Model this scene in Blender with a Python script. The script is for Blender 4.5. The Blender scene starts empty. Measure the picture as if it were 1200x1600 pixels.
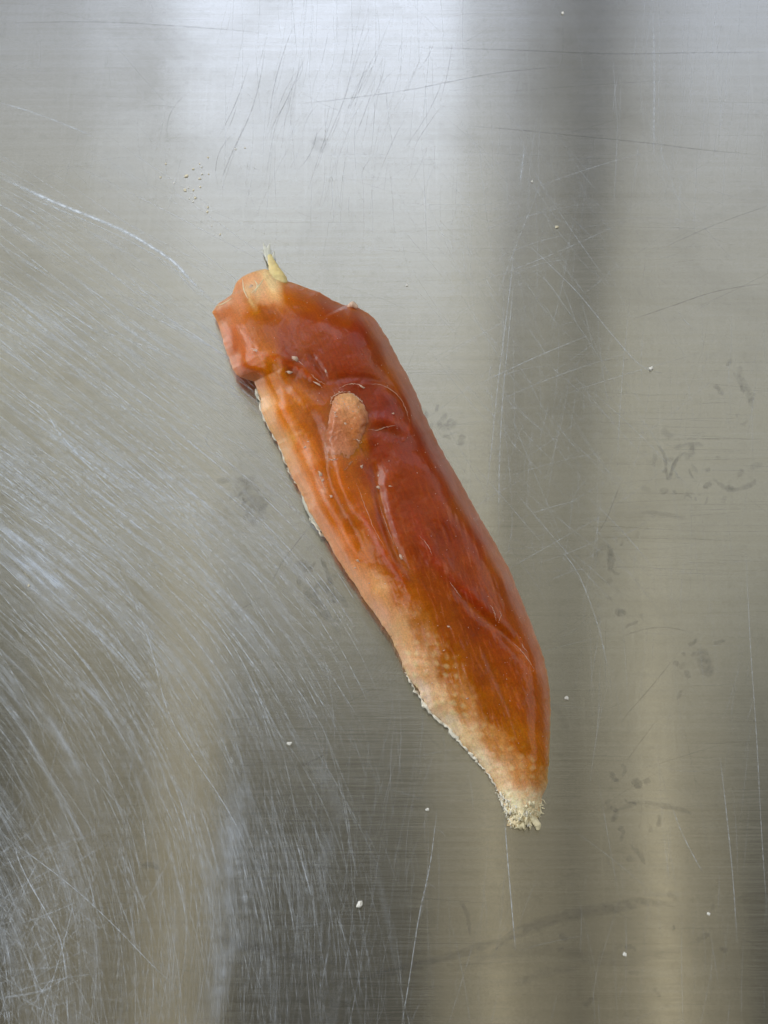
import bpy, math, random
import numpy as np

# ------------------------------------------------------------------ camera, light, exposure
scene = bpy.context.scene
COL = scene.collection
TILT = math.radians(18); DIST = 0.30; VFOV = math.radians(45)
camd = bpy.data.cameras.new('camera')
camd.sensor_fit = 'VERTICAL'; camd.angle = VFOV; camd.clip_start = 0.01; camd.clip_end = 50
cam = bpy.data.objects.new('camera', camd); COL.objects.link(cam)
FW = np.array([0, math.sin(TILT), -math.cos(TILT)]); UP = np.array([0, math.cos(TILT), math.sin(TILT)]); RT = np.array([1.0, 0, 0])
CP = -FW * DIST
cam.location = CP; cam.rotation_euler = (TILT, 0, 0)
scene.camera = cam

scene.view_settings.view_transform = 'Standard'
scene.view_settings.look = 'None'
scene.view_settings.exposure = 0.0
scene.view_settings.gamma = 1.0
scene.cycles.transparent_max_bounces = 40
scene.cycles.max_bounces = 10
try:
    scene.cycles.use_denoising = True
except Exception:
    pass

world = bpy.data.worlds.new('World'); scene.world = world
world.use_nodes = True
world.node_tree.nodes['Background'].inputs[0].default_value = (0.97, 0.93, 0.74, 1)
world.node_tree.nodes['Background'].inputs[1].default_value = 0.07

def lamp(name, x0, x1, y0, y1, z, L, col, aim=None):
    """area lamp facing down (or turned to AIM): L is its radiance"""
    d = bpy.data.lights.new(name, 'AREA'); d.shape = 'RECTANGLE'
    d.size = x1 - x0; d.size_y = y1 - y0
    d.energy = L * math.pi * d.size * d.size_y
    d.color = col
    o = bpy.data.objects.new(name, d); COL.objects.link(o)
    o.location = ((x0 + x1) / 2, (y0 + y1) / 2, z)
    if aim is not None:
        from mathutils import Vector
        o.rotation_euler = (Vector(aim) - o.location).to_track_quat('-Z', 'Y').to_euler()
    return o

COOL = (0.72, 0.80, 1.0); NEUT = (1.0, 0.97, 0.78); WARM = (1.0, 0.87, 0.58)
LAMPS = [  # name, x0, x1, y0, y1, radiance, colour: window light, and unseen lamps added for the bands mirrored in the steel, 1.6 m above the worktop
    ('window_light', -0.40, 0.15, 1.25, 2.70, 2.5, COOL),
    ('window_light', -0.56, -0.41, 1.25, 2.70, 1.55, COOL),
    ('window_light', -0.76, -0.57, 1.25, 2.70, 0.95, COOL),
    ('window_light', -1.20, -0.77, 1.30, 2.70, 0.62, COOL),
    ('window_light', 0.155, 0.26, 1.25, 2.70, 1.15, COOL),
    ('window_light', 0.265, 0.33, 1.25, 2.70, 0.70, COOL),
    ('window_light', 0.335, 0.46, 1.25, 2.70, 0.42, COOL),
    ('window_light', 0.465, 0.555, 1.25, 2.70, 0.75, COOL),
    ('window_light', 0.56, 1.30, 1.30, 2.70, 1.25, COOL),
    ('mid_band_lamp', -1.00, 0.21, 0.82, 1.24, 0.66, NEUT),
    ('mid_band_lamp', -1.00, 0.185, 0.42, 0.815, 0.64, NEUT),
    ('mid_band_lamp', 0.215, 0.325, 0.30, 2.60, 0.36, NEUT),
    ('mid_band_lamp', 0.39, 1.00, 0.82, 1.28, 0.50, NEUT),
    ('mid_band_lamp', 0.33, 1.00, 0.24, 0.815, 0.52, NEUT),
    ('low_band_lamp', -0.36, -0.245, -0.75, 0.41, 0.36, WARM),
    ('low_band_lamp', -0.54, -0.38, -0.75, 0.41, 0.18, WARM),
    ('low_band_lamp', -0.22, 0.06, 0.20, 0.41, 0.20, WARM),
    ('low_band_lamp', 0.065, 0.145, -0.75, 0.41, 0.23, WARM),
    ('strip_band_lamp', 0.150, 0.175, -0.75, 0.41, 0.75, WARM),
    ('low_band_lamp', 0.18, 0.265, -0.75, 0.41, 0.23, WARM),
    ('low_band_lamp', 0.29, 0.385, -0.75, 0.22, 0.23, WARM),
    ('strip_band_lamp', 0.388, 0.428, -0.75, 0.22, 0.85, WARM),
    ('low_band_lamp', 0.43, 0.52, -0.75, 0.22, 0.23, WARM),
]
for nm, x0, x1, y0, y1, L, colr_ in LAMPS:
    lamp(nm, x0, x1, y0, y1, 1.6, L, colr_)
lamp('side_fill', -4.2, -1.15, -1.4, 3.2, 1.6, 2.3, (0.95, 0.97, 1.0))  # unseen fill panel added on the left to brighten the meat
lamp('side_fill', 1.15, 3.6, -1.2, 3.0, 1.6, 1.2, (0.97, 0.98, 1.0))  # unseen fill panel added opposite, softens the relief
lamp('left_key', -4.4, -2.4, 0.6, 2.6, 2.1, 4.0, (0.93, 0.96, 1.0), aim=(0, 0, 0))  # unseen key lamp added at upper left to light the meat

# ------------------------------------------------------------------ helpers
rng = np.random.default_rng(7); random.seed(7)

def unproj(px, py, z=0.0):
    """photo pixel (1200x1600) -> point on the horizontal plane at height z (metres)"""
    px = np.asarray(px, float); py = np.asarray(py, float); z = np.asarray(z, float)
    k = math.tan(VFOV / 2) / 800
    x = (px - 600) * k; y = (800 - py) * k
    d = FW + RT * x[..., None] + UP * y[..., None]
    s = (z - CP[2]) / d[..., 2]
    P = CP + d * s[..., None]
    return P

MM = 0.001
def srgb(c):
    c = np.asarray(c, float) / 255.0
    return np.where(c <= 0.04045, c / 12.92, ((c + 0.055) / 1.055) ** 2.4)

def grad_noise(x, y, seed, n=64):
    """gradient noise, about -0.5..0.5"""
    g = np.random.default_rng(seed).random((n, n)) * 2 * np.pi
    gx, gy = np.cos(g), np.sin(g)
    xi = np.floor(x).astype(int); yi = np.floor(y).astype(int)
    fx = x - xi; fy = y - yi
    def dot(i, j):
        a, b = (xi + i) % n, (yi + j) % n
        return gx[a, b] * (fx - i) + gy[a, b] * (fy - j)
    ux_ = fx ** 3 * (fx * (fx * 6 - 15) + 10); uy_ = fy ** 3 * (fy * (fy * 6 - 15) + 10)
    return ((dot(0, 0) * (1 - ux_) + dot(1, 0) * ux_) * (1 - uy_) + (dot(0, 1) * (1 - ux_) + dot(1, 1) * ux_) * uy_) * 0.85

def fbm(x, y, seed, octs=4):
    r = 0; a = 1.0
    for k in range(octs):
        r = r + a * grad_noise(x + 13.7 * k, y + 5.1 * k, seed + k); a *= 0.5
        x, y = (x * 0.8 - y * 0.6) * 2.03, (x * 0.6 + y * 0.8) * 2.03
    return r

def fbm_line(x, y, seed, octs=4):
    """the same without turning the octaves: keeps stretched fibres straight"""
    r = 0; a = 1.0; f = 1.0
    for k in range(octs):
        r = r + a * grad_noise(x * f + 13.7 * k, y * f + 5.1 * k, seed + k); a *= 0.55; f *= 1.9
    return r

def seg_dist(px, py, poly, vals=None):
    """distance of points to a polyline; with vals also the value interpolated along it"""
    best = np.full(px.shape, 1e9); bv = np.zeros(px.shape); side = np.zeros(px.shape)
    for i in range(len(poly) - 1):
        ax, ay = poly[i]; bx, by = poly[i + 1]
        dx, dy = bx - ax, by - ay; L2 = dx * dx + dy * dy + 1e-9
        t = np.clip(((px - ax) * dx + (py - ay) * dy) / L2, 0, 1)
        d = np.hypot(px - ax - t * dx, py - ay - t * dy)
        m = d < best
        best = np.where(m, d, best)
        side = np.where(m, np.sign((px - ax) * dy - (py - ay) * dx), side)
        if vals is not None:
            bv = np.where(m, vals[i] * (1 - t) + vals[i + 1] * t, bv)
    return best, bv, side

def smooth_line(pts, n=8):
    """Catmull-Rom through pts"""
    P = np.array(pts, float)
    if len(P) < 3: return [tuple(p) for p in P]
    E = np.vstack([2 * P[0] - P[1], P, 2 * P[-1] - P[-2]])
    out = []
    for i in range(1, len(E) - 2):
        for k in range(n):
            t = k / n
            out.append(0.5 * (2 * E[i] + (E[i + 1] - E[i - 1]) * t + (2 * E[i - 1] - 5 * E[i] + 4 * E[i + 1] - E[i + 2]) * t * t
                              + (3 * E[i] - E[i - 1] - 3 * E[i + 1] + E[i + 2]) * t ** 3))
    out.append(P[-1])
    return [tuple(p) for p in out]

def mesh_from(name, V, Fq, mat, parent=None, smooth=True, color=None, alpha=None):
    me = bpy.data.meshes.new(name)
    me.from_pydata([tuple(v) for v in V] if len(V) < 2000 else np.asarray(V).tolist(), [], Fq if isinstance(Fq, list) else Fq.tolist())
    if smooth:
        me.polygons.foreach_set('use_smooth', [True] * len(me.polygons))
    if color is not None:
        at = me.attributes.new('tint', 'FLOAT_COLOR', 'POINT')
        at.data.foreach_set('color', np.hstack([color, np.ones((len(color), 1)) if color.shape[1] == 3 else np.zeros((len(color), 0))]).astype(np.float32).ravel())
    if alpha is not None:
        at = me.attributes.new('cover', 'FLOAT', 'POINT')
        at.data.foreach_set('value', np.asarray(alpha, np.float32).ravel())
    me.update()
    if mat: me.materials.append(mat)
    o = bpy.data.objects.new(name, me); COL.objects.link(o)
    if parent is not None: o.parent = parent
    return o

def tube(pts3, rad, n=8, flat=1.0, wob=0.0, seed=0):
    """tapered tube through 3-D points with a radius at each; FLAT squashes it in z; returns verts, faces"""
    P = np.array(pts3, float); m = len(P); r = np.array(rad, float)
    rg = np.random.default_rng(seed)
    V = []; Fq = []
    for i in range(m):
        t = P[min(i + 1, m - 1)] - P[max(i - 1, 0)]; t /= (np.linalg.norm(t) + 1e-12)
        s = np.cross(t, [0, 0, 1.0]); s /= (np.linalg.norm(s) + 1e-9); u = np.cross(s, t)
        for k in range(n):
            a = 2 * math.pi * k / n
            w = 1 + wob * (rg.random() - 0.5) * 2
            V.append(P[i] + r[i] * w * (math.cos(a) * s + math.sin(a) * u * flat))
    for i in range(m - 1):
        for k in range(n):
            Fq.append((i * n + k, i * n + (k + 1) % n, (i + 1) * n + (k + 1) % n, (i + 1) * n + k))
    Fq.append(tuple(range(n))[::-1]); Fq.append(tuple((m - 1) * n + k for k in range(n)))
    return V, Fq

# ------------------------------------------------------------------ materials
def new_mat(name):
    m = bpy.data.materials.new(name); m.use_nodes = True
    nt = m.node_tree; b = nt.nodes['Principled BSDF']
    return m, nt, b

def N(nt, typ, **kw):
    n = nt.nodes.new(typ)
    for k, v in kw.items(): setattr(n, k, v)
    return n

def mapped_noise(nt, scale, vec=(1, 1, 1), rot=0.0, detail=4.0, rough=0.55, distort=0.0):
    tc = N(nt, 'ShaderNodeTexCoord'); mp = N(nt, 'ShaderNodeMapping')
    mp.inputs['Scale'].default_value = vec
    nz = N(nt, 'ShaderNodeTexNoise'); nz.inputs['Scale'].default_value = scale
    nz.inputs['Detail'].default_value = detail; nz.inputs['Roughness'].default_value = rough
    nz.inputs['Distortion'].default_value = distort
    src = tc.outputs['Object']
    if rot:
        m0 = N(nt, 'ShaderNodeMapping'); m0.inputs['Rotation'].default_value = (0, 0, rot)
        nt.links.new(src, m0.inputs['Vector']); src = m0.outputs['Vector']
    nt.links.new(src, mp.inputs['Vector']); nt.links.new(mp.outputs['Vector'], nz.inputs['Vector'])
    return nz.outputs['Fac']

def ramp(nt, fac, a, b, c0=0.0, c1=1.0):
    r = N(nt, 'ShaderNodeMapRange'); r.inputs['From Min'].default_value = a; r.inputs['From Max'].default_value = b
    r.inputs['To Min'].default_value = c0; r.inputs['To Max'].default_value = c1
    nt.links.new(fac, r.inputs['Value']); return r.outputs['Result']

def math_n(nt, op, a, b):
    n = N(nt, 'ShaderNodeMath', operation=op)
    for i, v in enumerate((a, b)):
        if isinstance(v, (int, float)): n.inputs[i].default_value = v
        else: nt.links.new(v, n.inputs[i])
    return n.outputs[0]

def mixc(nt, fac, a, b, blend='MIX'):
    n = N(nt, 'ShaderNodeMix', data_type='RGBA', blend_type=blend)
    if isinstance(fac, (int, float)): n.inputs[0].default_value = fac
    else: nt.links.new(fac, n.inputs[0])
    for i, v in ((6, a), (7, b)):
        if isinstance(v, tuple): n.inputs[i].default_value = (*v, 1)
        else: nt.links.new(v, n.inputs[i])
    return n.outputs[2]

# brushed steel
steel, nt, b = new_mat('brushed_steel')
b.inputs['Metallic'].default_value = 1.0
brush1 = mapped_noise(nt, 1.0, (22, 2600, 1), detail=3)
brush2 = mapped_noise(nt, 1.0, (90, 5200, 1), detail=2)
brush3 = mapped_noise(nt, 1.0, (6, 600, 1), detail=3)
vert = mapped_noise(nt, 1.0, (900, 14, 1), detail=3)
blot = mapped_noise(nt, 26.0, detail=5, rough=0.6, distort=0.6)
speck = mapped_noise(nt, 420.0, detail=3)
fine = math_n(nt, 'ADD', math_n(nt, 'MULTIPLY', brush1, 0.5), math_n(nt, 'MULTIPLY', brush2, 0.5))
c = mixc(nt, ramp(nt, fine, 0.34, 0.66), (0.588, 0.585, 0.562), (0.634, 0.632, 0.612))
c = mixc(nt, ramp(nt, brush3, 0.38, 0.62, 0, 0.35), c, (0.54, 0.53, 0.49))
c = mixc(nt, ramp(nt, vert, 0.55, 0.75, 0, 0.35), c, (0.68, 0.68, 0.66))
c = mixc(nt, ramp(nt, blot, 0.50, 0.78, 0, 0.55), c, (0.44, 0.43, 0.39))
c = mixc(nt, ramp(nt, speck, 0.55, 0.8, 0, 0.3), c, (0.42, 0.42, 0.39))
grit = mapped_noise(nt, 2200.0, detail=2)
c = mixc(nt, ramp(nt, grit, 0.35, 0.7, 0, 0.30), c, (0.46, 0.455, 0.42))
nt.links.new(c, b.inputs['Base Color'])
rr = math_n(nt, 'ADD', ramp(nt, blot, 0.3, 0.7, 0.175, 0.205), ramp(nt, fine, 0.35, 0.65, -0.03, 0.03))
nt.links.new(rr, b.inputs['Roughness'])
b.inputs['Anisotropic'].default_value = 1.0
tv = N(nt, 'ShaderNodeCombineXYZ'); tv.inputs[1].default_value = 1.0
nt.links.new(tv.outputs[0], b.inputs['Tangent'])
bp = N(nt, 'ShaderNodeBump'); bp.inputs['Strength'].default_value = 0.018; bp.inputs['Distance'].default_value = 0.0002
nt.links.new(fine, bp.inputs['Height']); nt.links.new(bp.outputs['Normal'], b.inputs['Normal'])

def cover_mat(name, base, metallic, rough, gain, nscale=900.0, nlo=0.35, nhi=0.65, nvec=(1, 1, 1)):
    """see-through mark: opaque where the mesh attribute «cover» says so"""
    m, nt, b = new_mat(name)
    b.inputs['Base Color'].default_value = (*base, 1); b.inputs['Metallic'].default_value = metallic
    b.inputs['Roughness'].default_value = rough
    at = N(nt, 'ShaderNodeAttribute', attribute_name='cover')
    nz = mapped_noise(nt, nscale, nvec, detail=3)
    a = math_n(nt, 'MULTIPLY', at.outputs['Fac'], ramp(nt, nz, nlo, nhi, 0.25, 1.0))
    a = math_n(nt, 'MULTIPLY', a, gain)
    nt.links.new(a, b.inputs['Alpha'])
    return m

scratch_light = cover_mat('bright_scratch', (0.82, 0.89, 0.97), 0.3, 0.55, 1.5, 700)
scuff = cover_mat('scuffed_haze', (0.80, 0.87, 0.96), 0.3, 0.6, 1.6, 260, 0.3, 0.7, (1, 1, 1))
scratch_dark = cover_mat('dull_scratch', (0.10, 0.10, 0.095), 0.7, 0.5, 1.0, 700)
smear_mat = cover_mat('grey_smear', (0.10, 0.10, 0.11), 0.5, 0.5, 1.0, 500, 0.30, 0.62)

# dried meat
meat, nt, b = new_mat('dried_meat')
at = N(nt, 'ShaderNodeAttribute', attribute_name='tint')
ang = math.radians(-63)
fib = mapped_noise(nt, 1.0, (130, 1700, 300), rot=-ang, detail=4)
fine_n = mapped_noise(nt, 1500.0, detail=3)
mott = mapped_noise(nt, 190.0, detail=4, distort=0.4)
c = mixc(nt, ramp(nt, mott, 0.4, 0.75, 0.0, 0.08), at.outputs['Color'], (0.20, 0.045, 0.012))
hs = N(nt, 'ShaderNodeHueSaturation'); nt.links.new(ramp(nt, at.outputs['Alpha'], 0.25, 1.0, 0.92, 1.10), hs.inputs['Saturation']); nt.links.new(c, hs.inputs['Color'])
grain = mapped_noise(nt, 2600.0, detail=2)
nt.links.new(math_n(nt, 'MULTIPLY', ramp(nt, fib, 0.3, 0.7, 0.90, 1.10), ramp(nt, grain, 0.3, 0.75, 0.86, 1.2)), hs.inputs['Value'])
nt.links.new(hs.outputs['Color'], b.inputs['Base Color'])
nt.links.new(math_n(nt, 'MULTIPLY', at.outputs['Alpha'], 0.9), b.inputs['Subsurface Weight'])
b.inputs['Subsurface Radius'].default_value = (1.0, 0.42, 0.18)
b.inputs['Subsurface Scale'].default_value = 0.0065
nt.links.new(ramp(nt, mott, 0.3, 0.7, 0.28, 0.42), b.inputs['Roughness'])
b.inputs['IOR'].default_value = 1.45
b.inputs['Specular IOR Level'].default_value = 0.26; b.inputs['Coat Weight'].default_value = 0.32; b.inputs['Coat Roughness'].default_value = 0.11
bp = N(nt, 'ShaderNodeBump'); bp.inputs['Strength'].default_value = 0.22; bp.inputs['Distance'].default_value = 0.0003
hh = math_n(nt, 'ADD', math_n(nt, 'MULTIPLY', fib, 0.7), math_n(nt, 'MULTIPLY', fine_n, 0.35))
nt.links.new(hh, bp.inputs['Height']); nt.links.new(bp.outputs['Normal'], b.inputs['Normal'])
nt.links.new(bp.outputs['Normal'], b.inputs['Coat Normal'])

def waxy(name, base, scale=0.0012, rough=0.4, alpha=1.0, bump=0.4, sss=0.0):
    m, nt, b = new_mat(name)
    nz = mapped_noise(nt, 700.0, detail=4)
    c = mixc(nt, ramp(nt, nz, 0.3, 0.7), tuple(x * 0.82 for x in base), tuple(min(1, x * 1.1) for x in base))
    nt.links.new(c, b.inputs['Base Color'])
    b.inputs['Subsurface Weight'].default_value = sss; b.inputs['Subsurface Scale'].default_value = scale
    b.inputs['Subsurface Radius'].default_value = (1, 0.75, 0.45)
    b.inputs['Roughness'].default_value = rough; b.inputs['Alpha'].default_value = alpha
    bp = N(nt, 'ShaderNodeBump'); bp.inputs['Strength'].default_value = bump; bp.inputs['Distance'].default_value = 0.0003
    nt.links.new(nz, bp.inputs['Height']); nt.links.new(bp.outputs['Normal'], b.inputs['Normal'])
    return m
fat_white = waxy('white_fat', (0.90, 0.86, 0.72), rough=0.5, bump=0.8)
fat_cream = waxy('cream_fat', (0.86, 0.77, 0.50))
tendon_mat = waxy('yellow_tendon', (0.82, 0.66, 0.30), rough=0.3, sss=0.5)
clear_mat = waxy('clear_tendon', (0.78, 0.78, 0.66), rough=0.25, alpha=0.78)
flake_mat = waxy('pale_flake', (0.84, 0.60, 0.44), rough=0.35, bump=0.3, alpha=0.8)
crumb_mat = waxy('white_crumb', (0.93, 0.91, 0.84), rough=0.5, bump=0.3)
crumb_tan = waxy('tan_crumb', (0.92, 0.84, 0.62), rough=0.45, bump=0.3)
dark_mat = waxy('dark_speck', (0.03, 0.02, 0.02), rough=0.5)

# ------------------------------------------------------------------ the worktop
import bmesh
bm = bmesh.new()
bmesh.ops.create_cube(bm, size=1.0)
bmesh.ops.scale(bm, vec=(1.8, 1.0, 0.03), verts=bm.verts)
bmesh.ops.translate(bm, vec=(0, 0.1, -0.015), verts=bm.verts)
bmesh.ops.bevel(bm, geom=bm.edges[:], offset=0.003, segments=3, affect='EDGES')
me = bpy.data.meshes.new('worktop'); bm.to_mesh(me); bm.free(); me.materials.append(steel)
worktop = bpy.data.objects.new('worktop', me); COL.objects.link(worktop)
worktop['kind'] = 'structure'; worktop['label'] = 'scratched brushed stainless steel worktop'

# ---- scratches: thin ribbons lying on the sheet
class Ribbons:
    def __init__(s): s.V = []; s.F = []; s.A = []; s.n = 0
    def add(s, pts, w, a, lift, taper=0.25, ends=None):
        P = np.array(pts, float); m = len(P)
        if m < 2: return
        t = np.gradient(P, axis=0); t /= (np.linalg.norm(t, axis=1)[:, None] + 1e-9)
        nn = np.stack([-t[:, 1], t[:, 0]], 1)
        u = np.linspace(0, 1, m)
        e = np.clip(np.minimum(u, 1 - u) / max(taper, 1e-3), 0, 1)
        al = a * e
        w = np.broadcast_to(w, (m,))
        L = unproj(P[:, 0] + nn[:, 0] * w / 2, P[:, 1] + nn[:, 1] * w / 2, lift)
        M = unproj(P[:, 0], P[:, 1], lift)
        Rr = unproj(P[:, 0] - nn[:, 0] * w / 2, P[:, 1] - nn[:, 1] * w / 2, lift)
        base = s.n
        s.V.append(np.stack([L, M, Rr], 1).reshape(-1, 3)); s.n += 3 * m
        s.A.append(np.stack([al * 0.0, al, al * 0.0], 1).ravel())
        for i in range(m - 1):
            for k in range(2):
                s.F.append((base + 3 * i + k, base + 3 * i + k + 1, base + 3 * i + 4 + k, base + 3 * i + 3 + k))
    def build(s, name, mat, stuff=True):
        o = mesh_from(name, np.vstack(s.V), s.F, mat, worktop, smooth=False, alpha=np.concatenate(s.A))
        if stuff: o['kind'] = 'stuff'
        return o

def lift():  # each mark at its own height, 8 to 60 micrometres over the sheet
    return 8e-6 + 52e-6 * rng.random()

def field_angle(x, y):
    """direction (degrees, downwards from +x) of the sweeping scratches on the left"""
    a = 30 + 0.018 * (y - 300) + 0.03 * max(0, x) * 0.5
    if y > 850: a += (y - 850) * 0.042
    a -= 0.02 * max(0, 300 - y)
    a = min(a, 88) + 3 * math.sin(x / 150.0 + y / 260.0)
    return a

def trace(x, y, length, jitter, curve=0.0, step=14):
    pts = [(x, y)]; a0 = rng.normal(0, jitter)
    n = max(2, int(length / step))
    for k in range(n):
        a = math.radians(field_angle(x, y) + a0 + curve * k * step / 100)
        x += math.cos(a) * step; y += math.sin(a) * step
        pts.append((x, y))
    return pts

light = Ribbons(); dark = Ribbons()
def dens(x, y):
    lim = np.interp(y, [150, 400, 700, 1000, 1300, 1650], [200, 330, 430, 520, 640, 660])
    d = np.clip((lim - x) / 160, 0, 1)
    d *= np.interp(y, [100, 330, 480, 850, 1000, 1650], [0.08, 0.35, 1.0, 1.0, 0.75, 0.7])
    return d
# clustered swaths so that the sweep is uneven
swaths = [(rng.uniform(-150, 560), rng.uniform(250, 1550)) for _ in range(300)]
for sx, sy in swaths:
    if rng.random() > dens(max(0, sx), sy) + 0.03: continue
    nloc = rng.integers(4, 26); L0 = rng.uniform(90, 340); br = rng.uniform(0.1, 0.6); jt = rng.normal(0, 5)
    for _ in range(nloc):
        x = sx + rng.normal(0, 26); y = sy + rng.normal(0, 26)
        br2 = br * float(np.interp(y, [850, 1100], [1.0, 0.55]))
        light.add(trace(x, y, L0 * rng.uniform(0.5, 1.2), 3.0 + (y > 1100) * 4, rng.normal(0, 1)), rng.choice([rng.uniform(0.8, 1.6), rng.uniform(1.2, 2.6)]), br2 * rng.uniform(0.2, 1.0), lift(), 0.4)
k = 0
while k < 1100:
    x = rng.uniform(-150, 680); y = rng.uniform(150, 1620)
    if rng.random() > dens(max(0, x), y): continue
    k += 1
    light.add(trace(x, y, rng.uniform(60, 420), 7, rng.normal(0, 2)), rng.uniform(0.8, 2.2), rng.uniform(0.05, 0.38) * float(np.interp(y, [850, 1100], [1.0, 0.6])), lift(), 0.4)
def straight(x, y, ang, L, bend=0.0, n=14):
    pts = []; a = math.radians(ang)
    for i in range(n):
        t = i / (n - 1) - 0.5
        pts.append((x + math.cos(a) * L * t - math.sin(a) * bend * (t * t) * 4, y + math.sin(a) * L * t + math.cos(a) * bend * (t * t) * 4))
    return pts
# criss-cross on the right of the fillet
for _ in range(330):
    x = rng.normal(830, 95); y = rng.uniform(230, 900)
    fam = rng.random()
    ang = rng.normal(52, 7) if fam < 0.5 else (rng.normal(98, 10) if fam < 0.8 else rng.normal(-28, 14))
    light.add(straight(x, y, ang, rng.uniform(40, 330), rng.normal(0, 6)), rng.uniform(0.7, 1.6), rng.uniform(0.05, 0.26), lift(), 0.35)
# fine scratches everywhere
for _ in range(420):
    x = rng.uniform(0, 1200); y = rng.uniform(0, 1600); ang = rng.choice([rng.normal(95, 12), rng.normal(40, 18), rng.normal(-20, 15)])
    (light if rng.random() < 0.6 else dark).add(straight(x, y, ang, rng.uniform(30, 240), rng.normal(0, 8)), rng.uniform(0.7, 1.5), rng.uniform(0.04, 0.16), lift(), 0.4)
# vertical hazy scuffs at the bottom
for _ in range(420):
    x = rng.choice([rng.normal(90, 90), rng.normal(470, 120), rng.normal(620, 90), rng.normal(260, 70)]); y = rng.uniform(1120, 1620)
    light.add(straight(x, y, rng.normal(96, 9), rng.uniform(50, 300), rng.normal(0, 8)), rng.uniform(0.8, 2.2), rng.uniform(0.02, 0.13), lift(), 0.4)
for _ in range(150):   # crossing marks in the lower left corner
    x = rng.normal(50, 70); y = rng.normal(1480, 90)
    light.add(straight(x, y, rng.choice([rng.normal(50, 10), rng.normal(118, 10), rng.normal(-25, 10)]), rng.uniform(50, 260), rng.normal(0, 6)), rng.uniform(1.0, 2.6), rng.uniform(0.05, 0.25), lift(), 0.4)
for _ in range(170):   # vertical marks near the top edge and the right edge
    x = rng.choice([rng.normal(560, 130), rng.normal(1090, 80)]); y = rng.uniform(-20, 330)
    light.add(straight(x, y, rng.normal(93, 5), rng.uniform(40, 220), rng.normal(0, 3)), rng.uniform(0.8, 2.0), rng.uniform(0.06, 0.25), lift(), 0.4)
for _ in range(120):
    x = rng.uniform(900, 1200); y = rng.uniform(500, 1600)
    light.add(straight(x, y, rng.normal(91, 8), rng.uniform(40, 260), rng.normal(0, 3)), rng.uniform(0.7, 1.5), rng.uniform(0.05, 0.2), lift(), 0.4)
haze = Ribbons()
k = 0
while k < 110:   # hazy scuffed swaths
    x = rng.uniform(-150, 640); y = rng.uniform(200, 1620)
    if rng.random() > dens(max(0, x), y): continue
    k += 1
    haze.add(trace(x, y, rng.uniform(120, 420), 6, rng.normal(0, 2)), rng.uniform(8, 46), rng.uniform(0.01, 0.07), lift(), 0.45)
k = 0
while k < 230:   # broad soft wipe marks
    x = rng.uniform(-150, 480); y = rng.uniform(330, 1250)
    if rng.random() > dens(max(0, x), y): continue
    k += 1
    haze.add(trace(x, y, rng.uniform(90, 380), 4, rng.normal(0, 1)), rng.uniform(3, 11), rng.uniform(0.04, 0.2) * float(np.interp(y, [850, 1150], [1.0, 0.6])), lift(), 0.45)
for _ in range(26):
    x = rng.choice([rng.normal(30, 50), rng.normal(480, 110), rng.normal(360, 20)]); y = rng.uniform(1250, 1600)
    haze.add(straight(x, y, rng.normal(95, 9), rng.uniform(120, 320)), rng.uniform(14, 60), rng.uniform(0.02, 0.08), lift(), 0.45)
for _ in range(14):
    haze.add(trace(rng.uniform(-20, 40), 830 + rng.uniform(-25, 35), rng.uniform(110, 190), 5), rng.uniform(3, 14), rng.uniform(0.15, 0.4), lift(), 0.4)
haze.build('scuff_haze', scuff)
light.build('light_scratches', scratch_light)
# dark strokes at the top
for _ in range(70):
    x = rng.normal(520, 80); y = rng.uniform(60, 300)
    dark.add(straight(x, y, rng.normal(111, 6), rng.uniform(40, 190), rng.normal(0, 6)), rng.uniform(1.0, 2.4), rng.uniform(0.08, 0.32), lift(), 0.35)
for _ in range(260):   # fine grain lines along the brushing
    x = rng.uniform(-50, 1250); y = rng.uniform(-20, 1620)
    if x < 500 and rng.random() < 0.55: continue
    dark.add(straight(x, y, rng.normal(0, 1.6), rng.uniform(60, 420), rng.normal(0, 2)), rng.uniform(0.7, 1.8), rng.uniform(0.03, 0.14), lift(), 0.4)
for _ in range(90):
    x = rng.uniform(950, 1200); y = rng.uniform(560, 900)
    dark.add(straight(x, y, rng.normal(0, 2), rng.uniform(40, 260), rng.normal(0, 2)), rng.uniform(0.8, 1.8), rng.uniform(0.05, 0.18), lift(), 0.4)
dark.build('dark_scratches', scratch_dark)

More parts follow.
